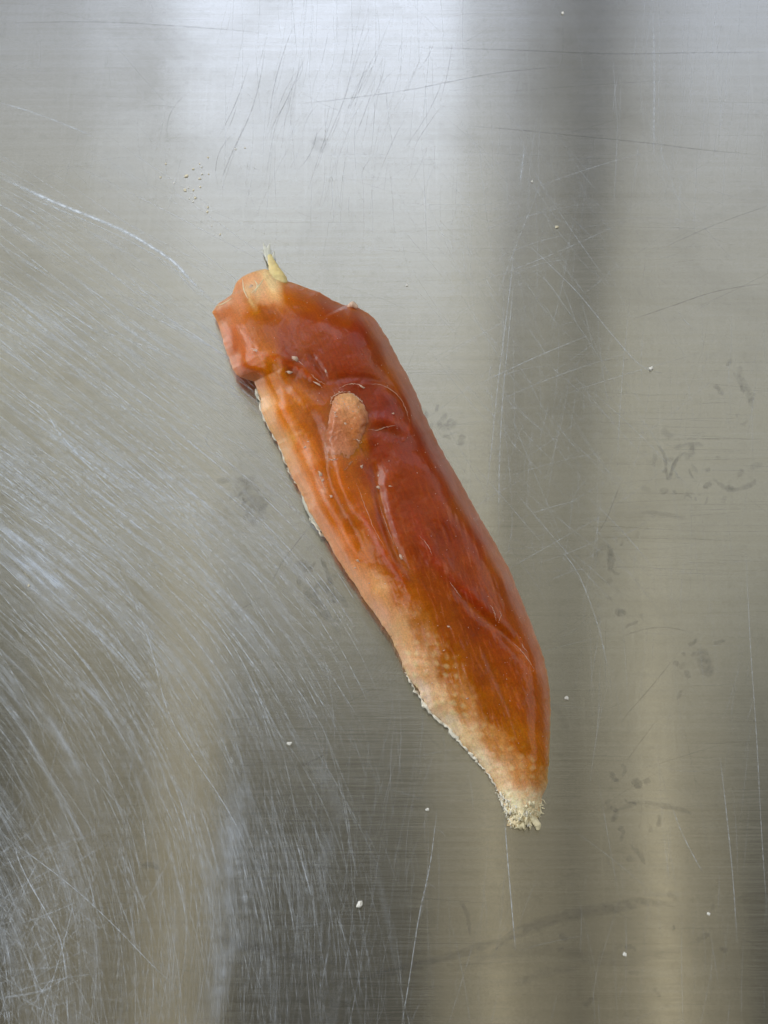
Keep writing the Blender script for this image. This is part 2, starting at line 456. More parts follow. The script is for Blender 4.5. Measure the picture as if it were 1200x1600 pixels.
# ---- the scratches one can point to, each a part of its own
NOTED = [  # (points, width, cover, material)
    ([(-10, 272), (50, 300), (100, 322), (150, 342), (200, 364), (240, 388), (272, 410), (300, 440), (338, 476)], 6.5, 0.85, 1),
    ([(-10, 282), (60, 314), (130, 343), (205, 378), (262, 412), (290, 440), (325, 478)], 3.0, 0.55, 1),
    ([(-10, 158), (40, 172), (95, 192), (150, 215)], 4.0, 0.5, 1),
    ([(-5, 595), (40, 622), (70, 642), (92, 676), (140, 730), (200, 790), (232, 806)], 3.2, 0.75, 1),
    ([(0, 655), (60, 715), (130, 780), (220, 850), (330, 905)], 3.0, 0.45, 1),
    ([(200, 450), (290, 520), (370, 600), (420, 650)], 2.6, 0.4, 1),
    ([(240, 720), (280, 790), (320, 850), (332, 888)], 2.2, 0.5, 1),
    ([(140, 820), (200, 920), (235, 1010), (262, 1110), (300, 1180), (340, 1240), (372, 1296), (392, 1350)], 2.6, 0.6, 1),
    ([(25, 1318), (28, 1340), (45, 1378), (75, 1430), (92, 1462), (100, 1500), (104, 1545)], 3.0, 0.8, 1),
    ([(-5, 1298), (60, 1345), (120, 1392), (180, 1448), (240, 1510), (284, 1550)], 2.4, 0.55, 1),
    ([(118, 1392), (108, 1440), (92, 1500), (70, 1570), (60, 1610)], 2.4, 0.5, 1),
    ([(788, 1270), (793, 1340), (799, 1410), (806, 1490)], 2.6, 0.7, 1),
    ([(684, 1255), (672, 1350), (655, 1430), (638, 1540), (626, 1610)], 2.2, 0.6, 1),
    ([(458, 1300), (470, 1340), (478, 1370), (487, 1400)], 2.6, 0.6, 1),
    ([(820, 226), (816, 258), (812, 290)], 4.2, 0.5, 1),
    ([(805, 366), (798, 440), (788, 520), (778, 600), (768, 700), (757, 800)], 2.2, 0.5, 1),
    ([(805, 420), (795, 520), (785, 630), (780, 740), (779, 860)], 2.2, 0.5, 1),
    ([(800, 360), (850, 405), (905, 460), (950, 515), (1000, 570), (1040, 585)], 2.2, 0.45, 1),
    ([(738, 605), (800, 575), (860, 548), (930, 520)], 2.0, 0.45, 1),
    ([(1020, -5), (1022, 90), (1022, 180), (1021, 250)], 4.5, 0.45, 1),
    ([(1030, -5), (1030, 100), (1028, 210)], 2.2, 0.4, 1),
    ([(870, 850), (905, 900), (935, 980), (952, 1055)], 2.0, 0.5, 1),
    ([(1125, 1180), (1135, 1270), (1145, 1370), (1152, 1475)], 2.4, 0.5, 1),
    ([(1165, 850), (1172, 1000), (1182, 1150), (1190, 1300), (1200, 1450)], 2.0, 0.45, 1),
    ([(1050, 1260), (1065, 1300), (1085, 1340), (1098, 1362)], 2.0, 0.5, 1),
    ([(-5, 1560), (50, 1552), (75, 1545)], 5, 0.5, 1),
    ([(450, 164), (540, 154), (640, 140), (720, 124), (790, 112), (900, 102)], 2.6, 0.4, 0),
    ([(700, 194), (800, 202), (900, 212), (1000, 222), (1100, 234), (1210, 244)], 2.8, 0.4, 0),
    ([(640, 74), (800, 78), (960, 84), (1100, 82), (1210, 82)], 3.4, 0.35, 0),
    ([(-5, 36), (150, 34), (300, 42), (420, 52)], 3.0, 0.3, 0),
    ([(985, 500), (1050, 478), (1120, 455), (1210, 440)], 2.2, 0.45, 0),
    ([(1030, 390), (1100, 358), (1160, 335), (1210, 318)], 2.0, 0.35, 0),
    ([(415, 75), (405, 130), (390, 180), (362, 240), (342, 290)], 3.0, 0.45, 0),
    ([(478, 85), (455, 140), (430, 200), (412, 300)], 2.2, 0.35, 0),
    ([(930, 838), (948, 810), (960, 780), (972, 750)], 2.4, 0.4, 0),
    ([(488, 818), (462, 850), (440, 880), (418, 925)], 2.6, 0.55, 0),
    ([(420, 925), (380, 950), (340, 968)], 2.4, 0.4, 0),
    ([(520, 1172), (490, 1188), (465, 1200)], 2.6, 0.4, 0),
    ([(330, 668), (322, 690), (340, 712)], 2.6, 0.4, 0),
    ([(1090, 990), (1040, 980), (1000, 985), (960, 1000)], 3.0, 0.3, 0),
    ([(1060, 1020), (1020, 1070), (985, 1110), (970, 1130)], 2.6, 0.3, 0),
    ([(1030, 1120), (1000, 1160), (978, 1190)], 2.2, 0.3, 0),
]
for pts, w, a, kind in NOTED:
    r = Ribbons(); r.add(smooth_line(pts, 8), w, a * (1.0 if w > 6 else 0.6) if kind else a * 0.55, lift(), 0.2)
    r.build('scratch', scratch_light if kind else scratch_dark, stuff=False)

# ---- grey smears and prints on the steel: flat films with their own ragged outline
def smear(name, pts, w, a, mat=None, seed=1):
    """a mark along a line; ragged width, soft rim"""
    P = np.array(smooth_line(pts, 10)); m = len(P)
    t = np.gradient(P, axis=0); t /= np.linalg.norm(t, axis=1)[:, None] + 1e-9
    nn = np.stack([-t[:, 1], t[:, 0]], 1); u = np.linspace(0, 1, m)
    prof = np.clip(np.minimum(u, 1 - u) / 0.2, 0, 1) ** 0.6
    K = 7; Fq = []
    z = lift()
    wi = w * prof * (1 + 0.5 * fbm(u * 9, u * 0 + 0.3, seed))
    sk = np.linspace(-1, 1, K)
    V = (P[:, None, :] + nn[:, None, :] * (wi[:, None] * sk[None, :] / 2)[..., None]).reshape(-1, 2)
    UU, SS = np.meshgrid(u, sk, indexing='ij')
    A = (a * prof[:, None] * (1 - SS ** 2) ** 0.7 * (0.75 + 0.8 * fbm(UU * 14, SS * 2.0, seed + 9))).ravel()
    for i in range(m - 1):
        for k in range(K - 1):
            q = i * K + k; Fq.append((q, q + 1, q + K + 1, q + K))
    V = np.array(V)
    return mesh_from(name, unproj(V[:, 0], V[:, 1], z), Fq, mat or smear_mat, worktop, smooth=False, alpha=np.clip(np.array(A) * 0.66, 0, 1))
SMEARS = [
    ([(770, 1485), (800, 1462), (850, 1442), (900, 1428), (960, 1418), (1010, 1410), (1058, 1418)], 22, 0.27),
    ([(560, 1530), (640, 1510), (720, 1490), (790, 1465)], 16, 0.25),
    ([(372, 745), (388, 768), (398, 800), (380, 815)], 46, 0.32),
    ([(472, 920), (490, 938), (505, 955), (520, 975)], 18, 0.4),
    ([(495, 905), (510, 920), (530, 935), (545, 950)], 16, 0.32),
    ([(500, 868), (512, 895), (522, 925)], 8, 0.4),
    ([(950, 850), (955, 872), (952, 895)], 14, 0.45),
    ([(976, 885), (984, 895)], 7, 0.45),
    ([(960, 952), (970, 958), (978, 952)], 13, 0.45),
    ([(1090, 1012), (1102, 1035), (1110, 1060)], 26, 0.32),
    ([(1026, 694), (1038, 712), (1044, 748), (1056, 720), (1072, 704)], 7, 0.45),
    ([(1050, 700), (1080, 694), (1100, 696)], 9, 0.3),
    ([(1110, 745), (1140, 765), (1172, 758), (1182, 748)], 9, 0.32),
    ([(1145, 580), (1165, 605), (1178, 640)], 14, 0.22),
    ([(985, 1220), (998, 1224), (992, 1232)], 14, 0.45),
    ([(960, 1268), (1000, 1254), (1050, 1262), (1085, 1272)], 10, 0.28),
    ([(985, 1318), (1000, 1335), (1008, 1352)], 10, 0.25),
    ([(1065, 1298), (1078, 1305)], 16, 0.3),
    ([(218, 1354), (236, 1352), (250, 1358)], 12, 0.35),
    ([(222, 1376), (236, 1380)], 8, 0.25),
    ([(718, 1405), (730, 1430), (735, 1465)], 8, 0.28),
    ([(305, 118), (308, 140)], 22, 0.22),
    ([(484, 220), (500, 225), (505, 240)], 26, 0.18),
    ([(680, 660), (695, 668), (715, 655)], 16, 0.22),
    ([(150, 470), (160, 480)], 12, 0.15),
    ([(330, 255), (352, 262)], 24, 0.15),
    ([(1000, 800), (1030, 802), (1080, 812)], 9, 0.2),
    ([(800, 1540), (850, 1520), (910, 1512)], 18, 0.14),
    ([(960, 1175), (1000, 1160)], 14, 0.16),
    ([(700, 1520), (780, 1490), (860, 1485), (960, 1500), (1080, 1480)], 26, 0.12),
    ([(600, 640), (700, 655)], 20, 0.1),
    ([(470, 1240), (520, 1290)], 30, 0.12),
    ([(330, 1460), (420, 1490), (520, 1500)], 20, 0.2),
    ([(840, 1090), (868, 1105), (890, 1150)], 14, 0.12),
]
for i, (pts, w, a) in enumerate(SMEARS):
    smear('smear', pts, w, a, seed=100 + i)
for (x0, x1, y0, y1, n) in [(1015, 1190, 675, 780, 26), (930, 1010, 835, 975, 10), (950, 1030, 1205, 1355, 16), (468, 540, 875, 985, 18), (1130, 1190, 570, 660, 8), (640, 730, 640, 690, 8), (360, 405, 740, 820, 8), (700, 1150, 1380, 1560, 14), (1060, 1130, 1000, 1080, 8)]:
    for _ in range(n):
        x, y = rng.uniform(x0, x1), rng.uniform(y0, y1); a = rng.uniform(0, 6.28); L = rng.uniform(6, 26)
        pts = [(x, y)]
        for k in range(3):
            a += rng.normal(0, 0.5); pts.append((pts[-1][0] + math.cos(a) * L / 3, pts[-1][1] + math.sin(a) * L / 3))
        smear('smear', pts, rng.uniform(4, 13), rng.uniform(0.12, 0.34), seed=int(rng.integers(1e6)))
# ridges of one finger print left of the meat
pr = Ribbons()
for i in range(26):
    r0 = 14 + i * 6.0
    pts = [(505 + r0 * 1.0 * math.cos(a) - 0.15 * r0, 990 + r0 * 0.8 * math.sin(a)) for a in np.linspace(-0.6 - 0.2 * rng.random(), 2.6, 26)]
    pr.add(pts, 2.0, 0.06, lift(), 0.3)
pr.build('finger_print', scratch_dark)

# ------------------------------------------------------------------ the dried fillet
LEFT = [(387, 428), (378, 432), (370, 440), (362, 460), (351, 468), (340, 475), (335, 483), (331, 488), (340, 503), (344, 517), (348, 530), (352, 545), (357, 557), (363, 577),
        (369, 585), (377, 590), (397, 597), (400, 604), (403, 612), (407, 623), (408, 643), (417, 663), (425, 677), (433, 690), (447, 723), (456, 745), (463, 757),
        (475, 780), (482, 797), (500, 827), (513, 847), (522, 865), (533, 882), (545, 900), (557, 917), (569, 937), (583, 955), (597, 976), (613, 1000), (622, 1020), (632, 1045), (640, 1062),
        (653, 1078), (662, 1096), (669, 1108), (683, 1121), (700, 1136), (714, 1153), (726, 1168), (738, 1179), (749, 1194), (764, 1211),
        (776, 1232), (784, 1252), (796, 1279), (799, 1290), (804, 1297)]
RIGHT = [(387, 428), (400, 423), (415, 420), (430, 428), (445, 438), (467, 445), (484, 452), (500, 457), (517, 468), (528, 473), (540, 477), (550, 476), (558, 480), (567, 484), (580, 493), (590, 503),
         (607, 530), (620, 557), (633, 580), (647, 607), (657, 630), (663, 648), (670, 662), (683, 690), (692, 706), (710, 737), (727, 767), (740, 790), (753, 813),
         (775, 850), (797, 893), (808, 920), (817, 942), (833, 983), (847, 1019), (855, 1052), (859, 1081), (860.5, 1110), (859.5, 1154), (858.5, 1189),
         (856, 1218), (850, 1242), (846, 1259), (842, 1274), (836, 1288), (826, 1292), (815, 1295), (804, 1297)]
AX = np.array([385.0, 440.0]); AXB = np.array([822.0, 1297.0])
ux = (AXB - AX) / np.linalg.norm(AXB - AX); nx = np.array([ux[1], -ux[0]])
def to_ab(poly):
    P = np.array(poly, float) - AX
    return P @ ux, P @ nx
la, lb = to_ab(LEFT); ra, rb = to_ab(RIGHT)
la = np.maximum.accumulate(la + np.arange(len(la)) * 1e-4); ra = np.maximum.accumulate(ra + np.arange(len(ra)) * 1e-4)
a0 = la[0]; a1 = min(la[-1], ra[-1])
NS, NT = 760, 200
u = np.linspace(0, 1, NS)
aa = a0 + (a1 - a0) * u
bl = np.interp(aa, la, lb); br = np.interp(aa, ra, rb)
# fine ragged edge, felt only near the rim
jl = 1.6 * fbm(aa / 9, aa * 0 + 0.5, 31, 3) * np.interp(aa, [0, 560, 640, 890, 940, 1000], [1.0, 0.7, 1.6, 2.4, 9, 9])
jr = 1.8 * fbm(aa / 11, aa * 0 + 0.5, 37, 3) * np.interp(aa, [0, 880, 940], [1, 1, 4])
br = np.maximum(br, bl + 0.5)
tt = 0.5 - 0.5 * np.cos(np.pi * (0.12 + 0.76 * np.linspace(0, 1, NT))); tt = (tt - tt[0]) / (tt[-1] - tt[0])
Bm = bl[:, None] + (br - bl)[:, None] * tt[None, :]
Am = np.repeat(aa[:, None], NT, 1)
dBl = Bm - bl[:, None]; dBr = br[:, None] - Bm
PX = AX[0] + Am * ux[0] + Bm * nx[0]; PY = AX[1] + Am * ux[1] + Bm * nx[1]

def line_bump(px, py, pts, width, amp, asym=0.0):
    """ridge (+) or groove (-) along a line, faded at its ends"""
    L = smooth_line(pts, 6); n = len(L); v = np.clip(np.minimum(np.linspace(0, 1, n), 1 - np.linspace(0, 1, n)) / 0.25, 0, 1)
    d, vv, sd = seg_dist(px, py, L, v)
    g = np.exp(-(d / width) ** 2) * vv
    if asym: g = g * np.where(sd > 0, 1.0, 1.0 - asym)
    return amp * g

RIDGES = [  # (points, width px, height mm)
    ([(560, 760), (575, 810), (595, 850), (625, 900), (650, 950)], 13, 0.9),          # pink ridge left of the orange groove
    ([(520, 690), (528, 740), (545, 790), (562, 830)], 16, 1.3),                      # ridge below the curl
    ([(455, 680), (480, 730), (505, 790), (540, 850), (575, 900)], 17, 1.4),          # left ridge
    ([(430, 620), (448, 660), (470, 705)], 14, 1.1),
    ([(635, 780), (655, 830), (685, 880), (720, 920), (770, 970), (800, 1000)], 15, 0.9),
    ([(800, 1000), (825, 1030), (845, 1065)], 12, 0.7),
    ([(365, 560), (385, 575), (420, 585), (450, 592)], 16, 0.8),
    ([(390, 545), (420, 550), (455, 566), (490, 588), (515, 600)], 9, 0.6),
    ([(470, 490), (520, 510), (560, 560), (600, 590)], 34, 1.2),
    ([(575, 662), (600, 655), (630, 668)], 9, 0.5),
    ([(660, 690), (680, 760), (720, 840)], 36, 0.8),
    ([(640, 700), (620, 740), (630, 800)], 20, 0.6),
    ([(600, 1000), (650, 1060), (700, 1110)], 14, 0.4),
    ([(690, 980), (730, 1060), (770, 1130)], 20, 0.5),
]
GROOVES = [
    ([(585, 720), (592, 770), (605, 820), (622, 868), (650, 910)], 7, -1.2),
    ([(470, 620), (500, 680), (520, 760), (550, 820), (575, 880)], 9, -0.9),
    ([(425, 555), (430, 590), (455, 620), (480, 650)], 8, -0.5),
    ([(440, 578), (480, 602), (512, 626)], 14, -0.9),
    ([(690, 895), (730, 940), (780, 985), (815, 1020), (835, 1050)], 8, -1.3),
    ([(500, 600), (540, 590), (580, 592), (620, 612), (640, 650)], 5, -0.4),
    ([(400, 450), (410, 480), (440, 500)], 14, -0.6),
    ([(375, 445), (384, 462), (388, 475)], 4, -0.5),
    ([(566, 690), (580, 720), (590, 760)], 14, -0.9),
    ([(360, 560), (370, 545), (372, 520)], 8, -0.4),
    ([(640, 960), (690, 1060), (740, 1140), (790, 1210)], 6, -0.35),
    ([(700, 1010), (740, 1080), (780, 1150)], 5, -0.3),
    ([(740, 990), (770, 1050), (800, 1120), (815, 1170)], 5, -0.3),
    ([(480, 545), (500, 575), (515, 600)], 5, -0.7),
    ([(575, 670), (600, 672), (640, 690)], 8, -0.6),
]
def edge_d(px, py):
    dl, _, _ = seg_dist(px, py, LEFT[7:])
    dr, _, _ = seg_dist(px, py, RIGHT[1:-6])
    dt, _, _ = seg_dist(px, py, LEFT[:8] + [])
    db, _, _ = seg_dist(px, py, RIGHT[-7:] + LEFT[-1:])
    return dl, dr, dt, db
def circ(x, p=2.0):
    x = np.clip(x, 0, 1); return (1 - (1 - x) ** p) ** (1 / p)
def top_height(px, py):
    """height of the upper skin over its rim, mm"""
    a = (px - AX[0]) * ux[0] + (py - AX[1]) * ux[1]
    dl, dr, dt, db = edge_d(px, py)
    H = np.interp(a, [-10, 40, 130, 300, 560, 720, 850, 930, 975], [3.5, 7.5, 9.5, 11.0, 10.5, 8.0, 5.0, 2.6, 1.8])
    RL = np.interp(a, [0, 120, 170, 300, 560, 750, 900, 970], [55, 60, 75, 90, 110, 110, 80, 40])
    RR = np.interp(a, [0, 120, 300, 700, 900, 970], [40, 60, 62, 55, 40, 30])
    z = H * circ(dl / RL, 1.8) * circ(dr / RR, 2.1) * circ(dt / 45, 2.0) * circ(db / 60, 2.0)
    em = np.clip(np.minimum(np.minimum(dl, dr), np.minimum(dt, db)) / 16, 0, 1)
    f = np.zeros(px.shape)
    for pts, w, h in RIDGES + GROOVES:
        f = f + 0.78 * line_bump(px, py, pts, w * 1.1, h)
    # membrane disc with a thin rim around the curl's right
    r = np.hypot((px - 585) / 58, (py - 655) / 56)
    f = f + 0.16 * np.exp(-((r - 1.0) / 0.06) ** 2) * (px > 560) * (py < 690)
    f = f + 0.34 * fbm(px / 42, py / 42, 3, 4)
    # fibres along the meat, stronger in the lower half
    b = (px - AX[0]) * nx[0] + (py - AX[1]) * nx[1]
    wv = 3 * fbm(px / 55, py / 55, 63, 3)
    fibre = fbm_line(a / 45, (b + 0.16 * a + wv) / 5.0, 21, 4) * np.clip(0.5 + 1.6 * fbm(px / 40, py / 40, 67, 2), 0, 1.3)
    f = f + fibre * np.interp(a, [0, 400, 600, 900], [0.03, 0.05, 0.14, 0.11])
    # imprint of the drying rack: rows of small dimples low on the left side
    qx = px + 9 * fbm(px / 30, py / 30, 71, 2); qy = py + 9 * fbm(px / 30, py / 30, 73, 2)
    g1 = np.cos(2 * np.pi * (qx * 0.68 + qy * 0.73) / 22); g2 = np.cos(2 * np.pi * (qx * 0.73 - qy * 0.68) / 22)
    g1 = g1 * np.clip(0.75 + 1.2 * fbm(px / 33, py / 33, 79, 2), 0, 1.2)
    wdim = np.clip((a - 560) / 120, 0, 1) * np.clip(1 - (b + 30) / 72, 0, 1)
    wdim = np.maximum(wdim, np.clip((a - 800) / 60, 0, 1) * np.clip((930 - a) / 40, 0, 1) * np.clip((75 - b) / 30, 0, 1) * 0.6)
    f = f + 0.075 * (g1 * g2) * wdim
    tipw = np.clip((a - 905 + 0.25 * (-b)) / 40, 0, 1)
    f = f + tipw * (0.5 * fbm(px / 9, py / 9, 83, 3) + 0.15)
    return z, f * em, (dl, dr, dt, db, a, b, fibre, g1 * g2 * wdim)
DOME, RELIEF, aux = top_height(PX, PY)
def blur(z, sig, axis):
    n = int(3 * sig); k = np.exp(-0.5 * (np.arange(-n, n + 1) / sig) ** 2); k /= k.sum()
    zp = np.pad(z, [(n, n) if i == axis else (0, 0) for i in (0, 1)], mode='edge')
    out = 0
    for i, kk in enumerate(k):
        out = out + kk * (zp[i:i + z.shape[0], :] if axis == 0 else zp[:, i:i + z.shape[1]])
    return out
DOME = blur(blur(DOME, 14, 0), 11, 1)
dl, dr, dt, db, A_, B_, FIB, DIM = aux
dmin = np.minimum(np.minimum(dl, dr), np.minimum(dt, db))
ZT = DOME * circ(dmin / 26, 2.2) + RELIEF
zb = np.interp(A_, [0, 110, 180, 350, 480, 600, 700, 975], [2.6, 4.4, 3.4, 3.0, 3.8, 3.2, 1.2, 0.5])
zb = zb * np.interp(dl - dr, [-80, 80], [1.0, 0.75])
zb = blur(blur(zb, 22, 0), 14, 1)
dmin = np.minimum(np.minimum(dl, dr), np.minimum(dt, db))
zbot = zb * (1 - circ(dmin / 38, 2.0)) + 0.04
zb2 = np.where(dmin < 0.01, zb, zb)
ztop = np.maximum(zb2 + ZT, zbot + 0.05)

# flesh colour, with ridge sheen and crease shade painted in
CP_COL = [
    (350, 490, 178, 112, 78), (358, 530, 190, 112, 88), (372, 470, 188, 128, 88), (400, 445, 200, 150, 95), (425, 435, 220, 180, 100), (455, 455, 190, 100, 60),
    (470, 470, 178, 84, 56), (400, 500, 178, 96, 42), (420, 500, 176, 84, 28), (450, 525, 168, 70, 18), (480, 500, 165, 66, 30), (520, 500, 162, 66, 52), (540, 490, 165, 70, 45),
    (560, 520, 152, 46, 16), (590, 560, 158, 62, 24), (608, 575, 172, 84, 38), (585, 505, 170, 84, 40), (370, 570, 196, 116, 92), (400, 580, 192, 108, 72), (430, 575, 190, 112, 50),
    (455, 565, 160, 60, 24), (500, 570, 158, 58, 40), (530, 560, 158, 55, 45), (560, 600, 150, 46, 24), (600, 640, 146, 40, 14), (640, 680, 148, 46, 18), (655, 650, 160, 66, 26),
    (420, 640, 200, 150, 80), (440, 650, 205, 128, 78), (455, 690, 196, 138, 68), (465, 700, 200, 126, 84), (440, 700, 190, 138, 70), (480, 640, 178, 92, 32), (500, 660, 172, 80, 24), (470, 620, 190, 105, 36),
    (515, 690, 186, 104, 80), (530, 700, 190, 112, 80), (560, 690, 190, 100, 34), (590, 700, 150, 46, 26), (625, 700, 150, 52, 34), (650, 740, 158, 56, 30),
    (500, 760, 202, 128, 88), (470, 760, 205, 140, 90), (520, 780, 196, 108, 72), (540, 800, 186, 96, 40), (560, 780, 188, 98, 62), (580, 740, 168, 66, 18), (605, 820, 162, 58, 18),
    (640, 790, 154, 54, 32), (690, 770, 158, 58, 26), (715, 790, 168, 74, 34), (700, 830, 150, 48, 20), (540, 850, 202, 130, 90), (565, 850, 194, 108, 56), (590, 860, 180, 90, 52), (620, 890, 166, 74, 44),
    (660, 860, 152, 54, 26), (740, 850, 162, 60, 30), (775, 880, 178, 86, 42), (570, 910, 200, 144, 92), (595, 920, 198, 148, 82), (620, 920, 182, 106, 64), (680, 920, 160, 70, 46), (740, 930, 156, 56, 28),
    (790, 930, 172, 76, 38), (820, 975, 182, 84, 40), (600, 960, 196, 148, 96), (625, 985, 192, 150, 84), (660, 985, 172, 112, 56), (700, 985, 162, 80, 48), (740, 970, 158, 60, 24), (780, 1000, 166, 66, 18), (830, 1030, 182, 84, 36),
    (640, 1040, 196, 158, 96), (665, 1050, 190, 148, 84), (700, 1050, 170, 106, 54), (750, 1050, 160, 82, 50), (800, 1040, 172, 74, 20), (845, 1060, 186, 92, 42), (660, 1085, 210, 184, 128), (690, 1100, 200, 164, 96),
    (720, 1100, 182, 128, 66), (770, 1110, 164, 90, 46), (820, 1100, 172, 82, 26), (850, 1120, 190, 94, 28), (700, 1130, 216, 192, 130), (730, 1160, 208, 176, 104), (770, 1160, 182, 128, 64), (820, 1160, 172, 100, 40),
    (850, 1170, 192, 108, 42), (750, 1190, 216, 192, 128), (780, 1215, 208, 172, 106), (815, 1210, 186, 134, 74), (840, 1215, 188, 124, 58), (800, 1260, 218, 196, 132), (830, 1250, 200, 160, 92), (820, 1285, 216, 192, 122),
]
CC = np.array(CP_COL, float)
LINC = srgb(CC[:, 2:5])
_red = np.clip((CC[:, 2] - 1.25 * CC[:, 3]) / 75, 0, 1)[:, None]     # 1 deep red flesh, 0 pale rim
LINC = LINC * (np.array([1.54, 1.44, 2.15]) * (1 - _red) + np.array([0.94, 1.08, 0.16]) * _red)
def colour_at(px, py):
    num = np.zeros(px.shape + (3,)); den = np.zeros(px.shape)
    # domain warped so that the colours do not read as round spots
    wx = px + 5 * fbm(px / 24, py / 24, 51, 3); wy = py + 8 * fbm(px / 24, py / 24, 57, 3)
    for (x, y), lin in zip(CC[:, :2], LINC):
        # distances are shorter along the fibre direction
        da = (wx - x) * ux[0] + (wy - y) * ux[1]; dn = (wx - x) * nx[0] + (wy - y) * nx[1]
        w = 1.0 / ((da / 1.7) ** 2 + dn ** 2 + 40.0) ** 2
        num += w[..., None] * lin; den += w
    return num / den[..., None]
colr = colour_at(PX, PY)
def tint_line(colr, px, py, pts, width, rgb, amt):
    L = smooth_line(pts, 6); n = len(L); v = np.clip(np.minimum(np.linspace(0, 1, n), 1 - np.linspace(0, 1, n)) / 0.25, 0, 1)
    d, vv, _ = seg_dist(px, py, L, v)
    g = (np.exp(-(d / width) ** 2) * vv * amt * (0.75 + 0.8 * fbm(px / 9, py / 9, 77, 3)))[..., None]
    g = np.clip(g, 0, 1)
    return colr * (1 - g) + srgb(rgb) * g
LINES = [  # groove and membrane tints, plus painted crease shade and pink ridge sheen
    ([(350, 510), (362, 545), (378, 572), (400, 582)], 16, (182, 92, 52), 0.5),
    ([(432, 575), (470, 596), (505, 616), (525, 630)], 11, (150, 58, 14), 0.6),
    ([(566, 690), (580, 730), (596, 780), (612, 830)], 9, (148, 48, 10), 0.55),
    ([(392, 550), (430, 560), (470, 580), (510, 606)], 4, (206, 118, 84), 0.5),
    ([(380, 442), (392, 452), (404, 452), (414, 440)], 9, (232, 200, 146), 0.75),
    ([(336, 484), (350, 476), (364, 466)], 5, (226, 176, 140), 0.6),
    ([(388, 462), (392, 480), (402, 494)], 6, (214, 150, 84), 0.5),
    ([(585, 715), (592, 770), (605, 820), (622, 868), (640, 900)], 4.5, (205, 112, 28), 0.8),
    ([(470, 620), (500, 690), (522, 760), (552, 825), (575, 885)], 8, (190, 96, 30), 0.6),
    ([(418, 555), (424, 585), (445, 612), (470, 630), (480, 646)], 5, (215, 130, 40), 0.85),
    ([(700, 905), (735, 948), (785, 992), (815, 1022), (835, 1050)], 5, (190, 92, 14), 0.8),
    ([(552, 755), (565, 800), (590, 850), (615, 890), (640, 930)], 7, (186, 104, 88), 0.6),
    ([(635, 780), (655, 830), (690, 890), (730, 930), (770, 970)], 9, (168, 84, 78), 0.5),
    ([(498, 735), (505, 765), (515, 800)], 6, (228, 170, 140), 0.7),
    ([(800, 1005), (822, 1032), (842, 1062)], 6, (208, 124, 80), 0.6),
    ([(765, 945), (785, 972)], 7, (190, 105, 88), 0.5),
    ([(735, 1150), (715, 1110), (700, 1070)], 4, (200, 140, 70), 0.5),
    ([(600, 655), (630, 660), (655, 690)], 8, (180, 86, 48), 0.5),
    ([(540, 588), (570, 590)], 9, (186, 92, 56), 0.5),
    ([(385, 450), (392, 470), (405, 490)], 3.5, (226, 186, 118), 0.7),
    ([(410, 440), (404, 462), (398, 480)], 3.5, (224, 180, 112), 0.6),
    ([(432, 430), (446, 444)], 7, (222, 176, 92), 0.7),
]
for pts, w, rgb, amt in LINES:
    colr = tint_line(colr, PX, PY, pts, w, rgb, amt)
# pink-white window sheen along the fibres painted into the colour, pale dots of the rack's print
WV = 3 * fbm(PX / 55, PY / 55, 63, 3)
sheen = np.clip(fbm_line(A_ / 40, (B_ + 0.16 * A_ + WV) / 5.5, 91, 4) * 2.0 - 0.05 + 0.5 * fbm(PX / 50, PY / 50, 93, 2), 0, 1) * np.interp(A_, [0, 350, 520, 800, 960], [0.06, 0.12, 0.6, 0.5, 0.25])
colr = colr * (1 - sheen[..., None] * 0.55) + srgb((214, 152, 126)) * sheen[..., None] * 0.55
dim = np.clip(DIM, 0, 1)[..., None] * 0.8
colr = colr * (1 - dim) + srgb((232, 205, 140)) * dim
tip = np.clip((A_ - 893 - 0.25 * B_) / 40 + 0.8 * fbm(PX / 9, PY / 9, 87, 3), 0, 1)[..., None] * 0.8
colr = colr * (1 - tip) + srgb((244, 230, 182)) * tip
# thin rim: translucent glow of the edge painted in as paler flesh
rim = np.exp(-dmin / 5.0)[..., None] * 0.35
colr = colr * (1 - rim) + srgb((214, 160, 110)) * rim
GAIN = 1.0
colr = np.clip(colr * np.array([1.0, 1.0, 1.0]), 0, 0.95)

JJ = jl[:, None] * np.exp(-dBl / 7) + jr[:, None] * np.exp(-dBr / 7)
PX0, PY0 = PX, PY
PX = PX + JJ * nx[0]; PY = PY + JJ * nx[1]
PALE = np.clip((colr[..., 1:2] / (colr[..., 0:1] + 1e-6) - 0.36) / 0.3, 0, 1)
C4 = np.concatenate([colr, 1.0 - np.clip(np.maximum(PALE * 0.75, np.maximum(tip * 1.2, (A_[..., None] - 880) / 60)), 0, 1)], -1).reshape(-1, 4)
Pt = unproj(PX, PY, ztop * MM)
Pb = unproj(PX, PY, zbot * MM)
# rim joins: first/last columns of top and bottom meet at the rim height
V = np.concatenate([Pt.reshape(-1, 3), Pb.reshape(-1, 3)])
idx = np.arange(NS * NT).reshape(NS, NT); off = NS * NT
q = np.stack([idx[:-1, :-1], idx[1:, :-1], idx[1:, 1:], idx[:-1, 1:]], -1).reshape(-1, 4)
qb = q[:, ::-1] + off
def strip(line, flip):
    s = np.stack([line[:-1], line[1:], line[1:] + off, line[:-1] + off], -1)
    return s[:, ::-1] if flip else s
sides = np.concatenate([strip(idx[:, 0], True), strip(idx[:, -1], False), strip(idx[0, :], False), strip(idx[-1, :], True)])
Fall = np.concatenate([q, qb, sides])
fil = bpy.data.objects.new('dried_fillet', None); COL.objects.link(fil)
base = unproj(np.array(600.0), np.array(860.0), 0.0); fil.location = (0, 0, 0)
fil['label'] = 'amber red dried chicken fillet strip lying across the scratched steel worktop'
fil['category'] = 'dried meat'
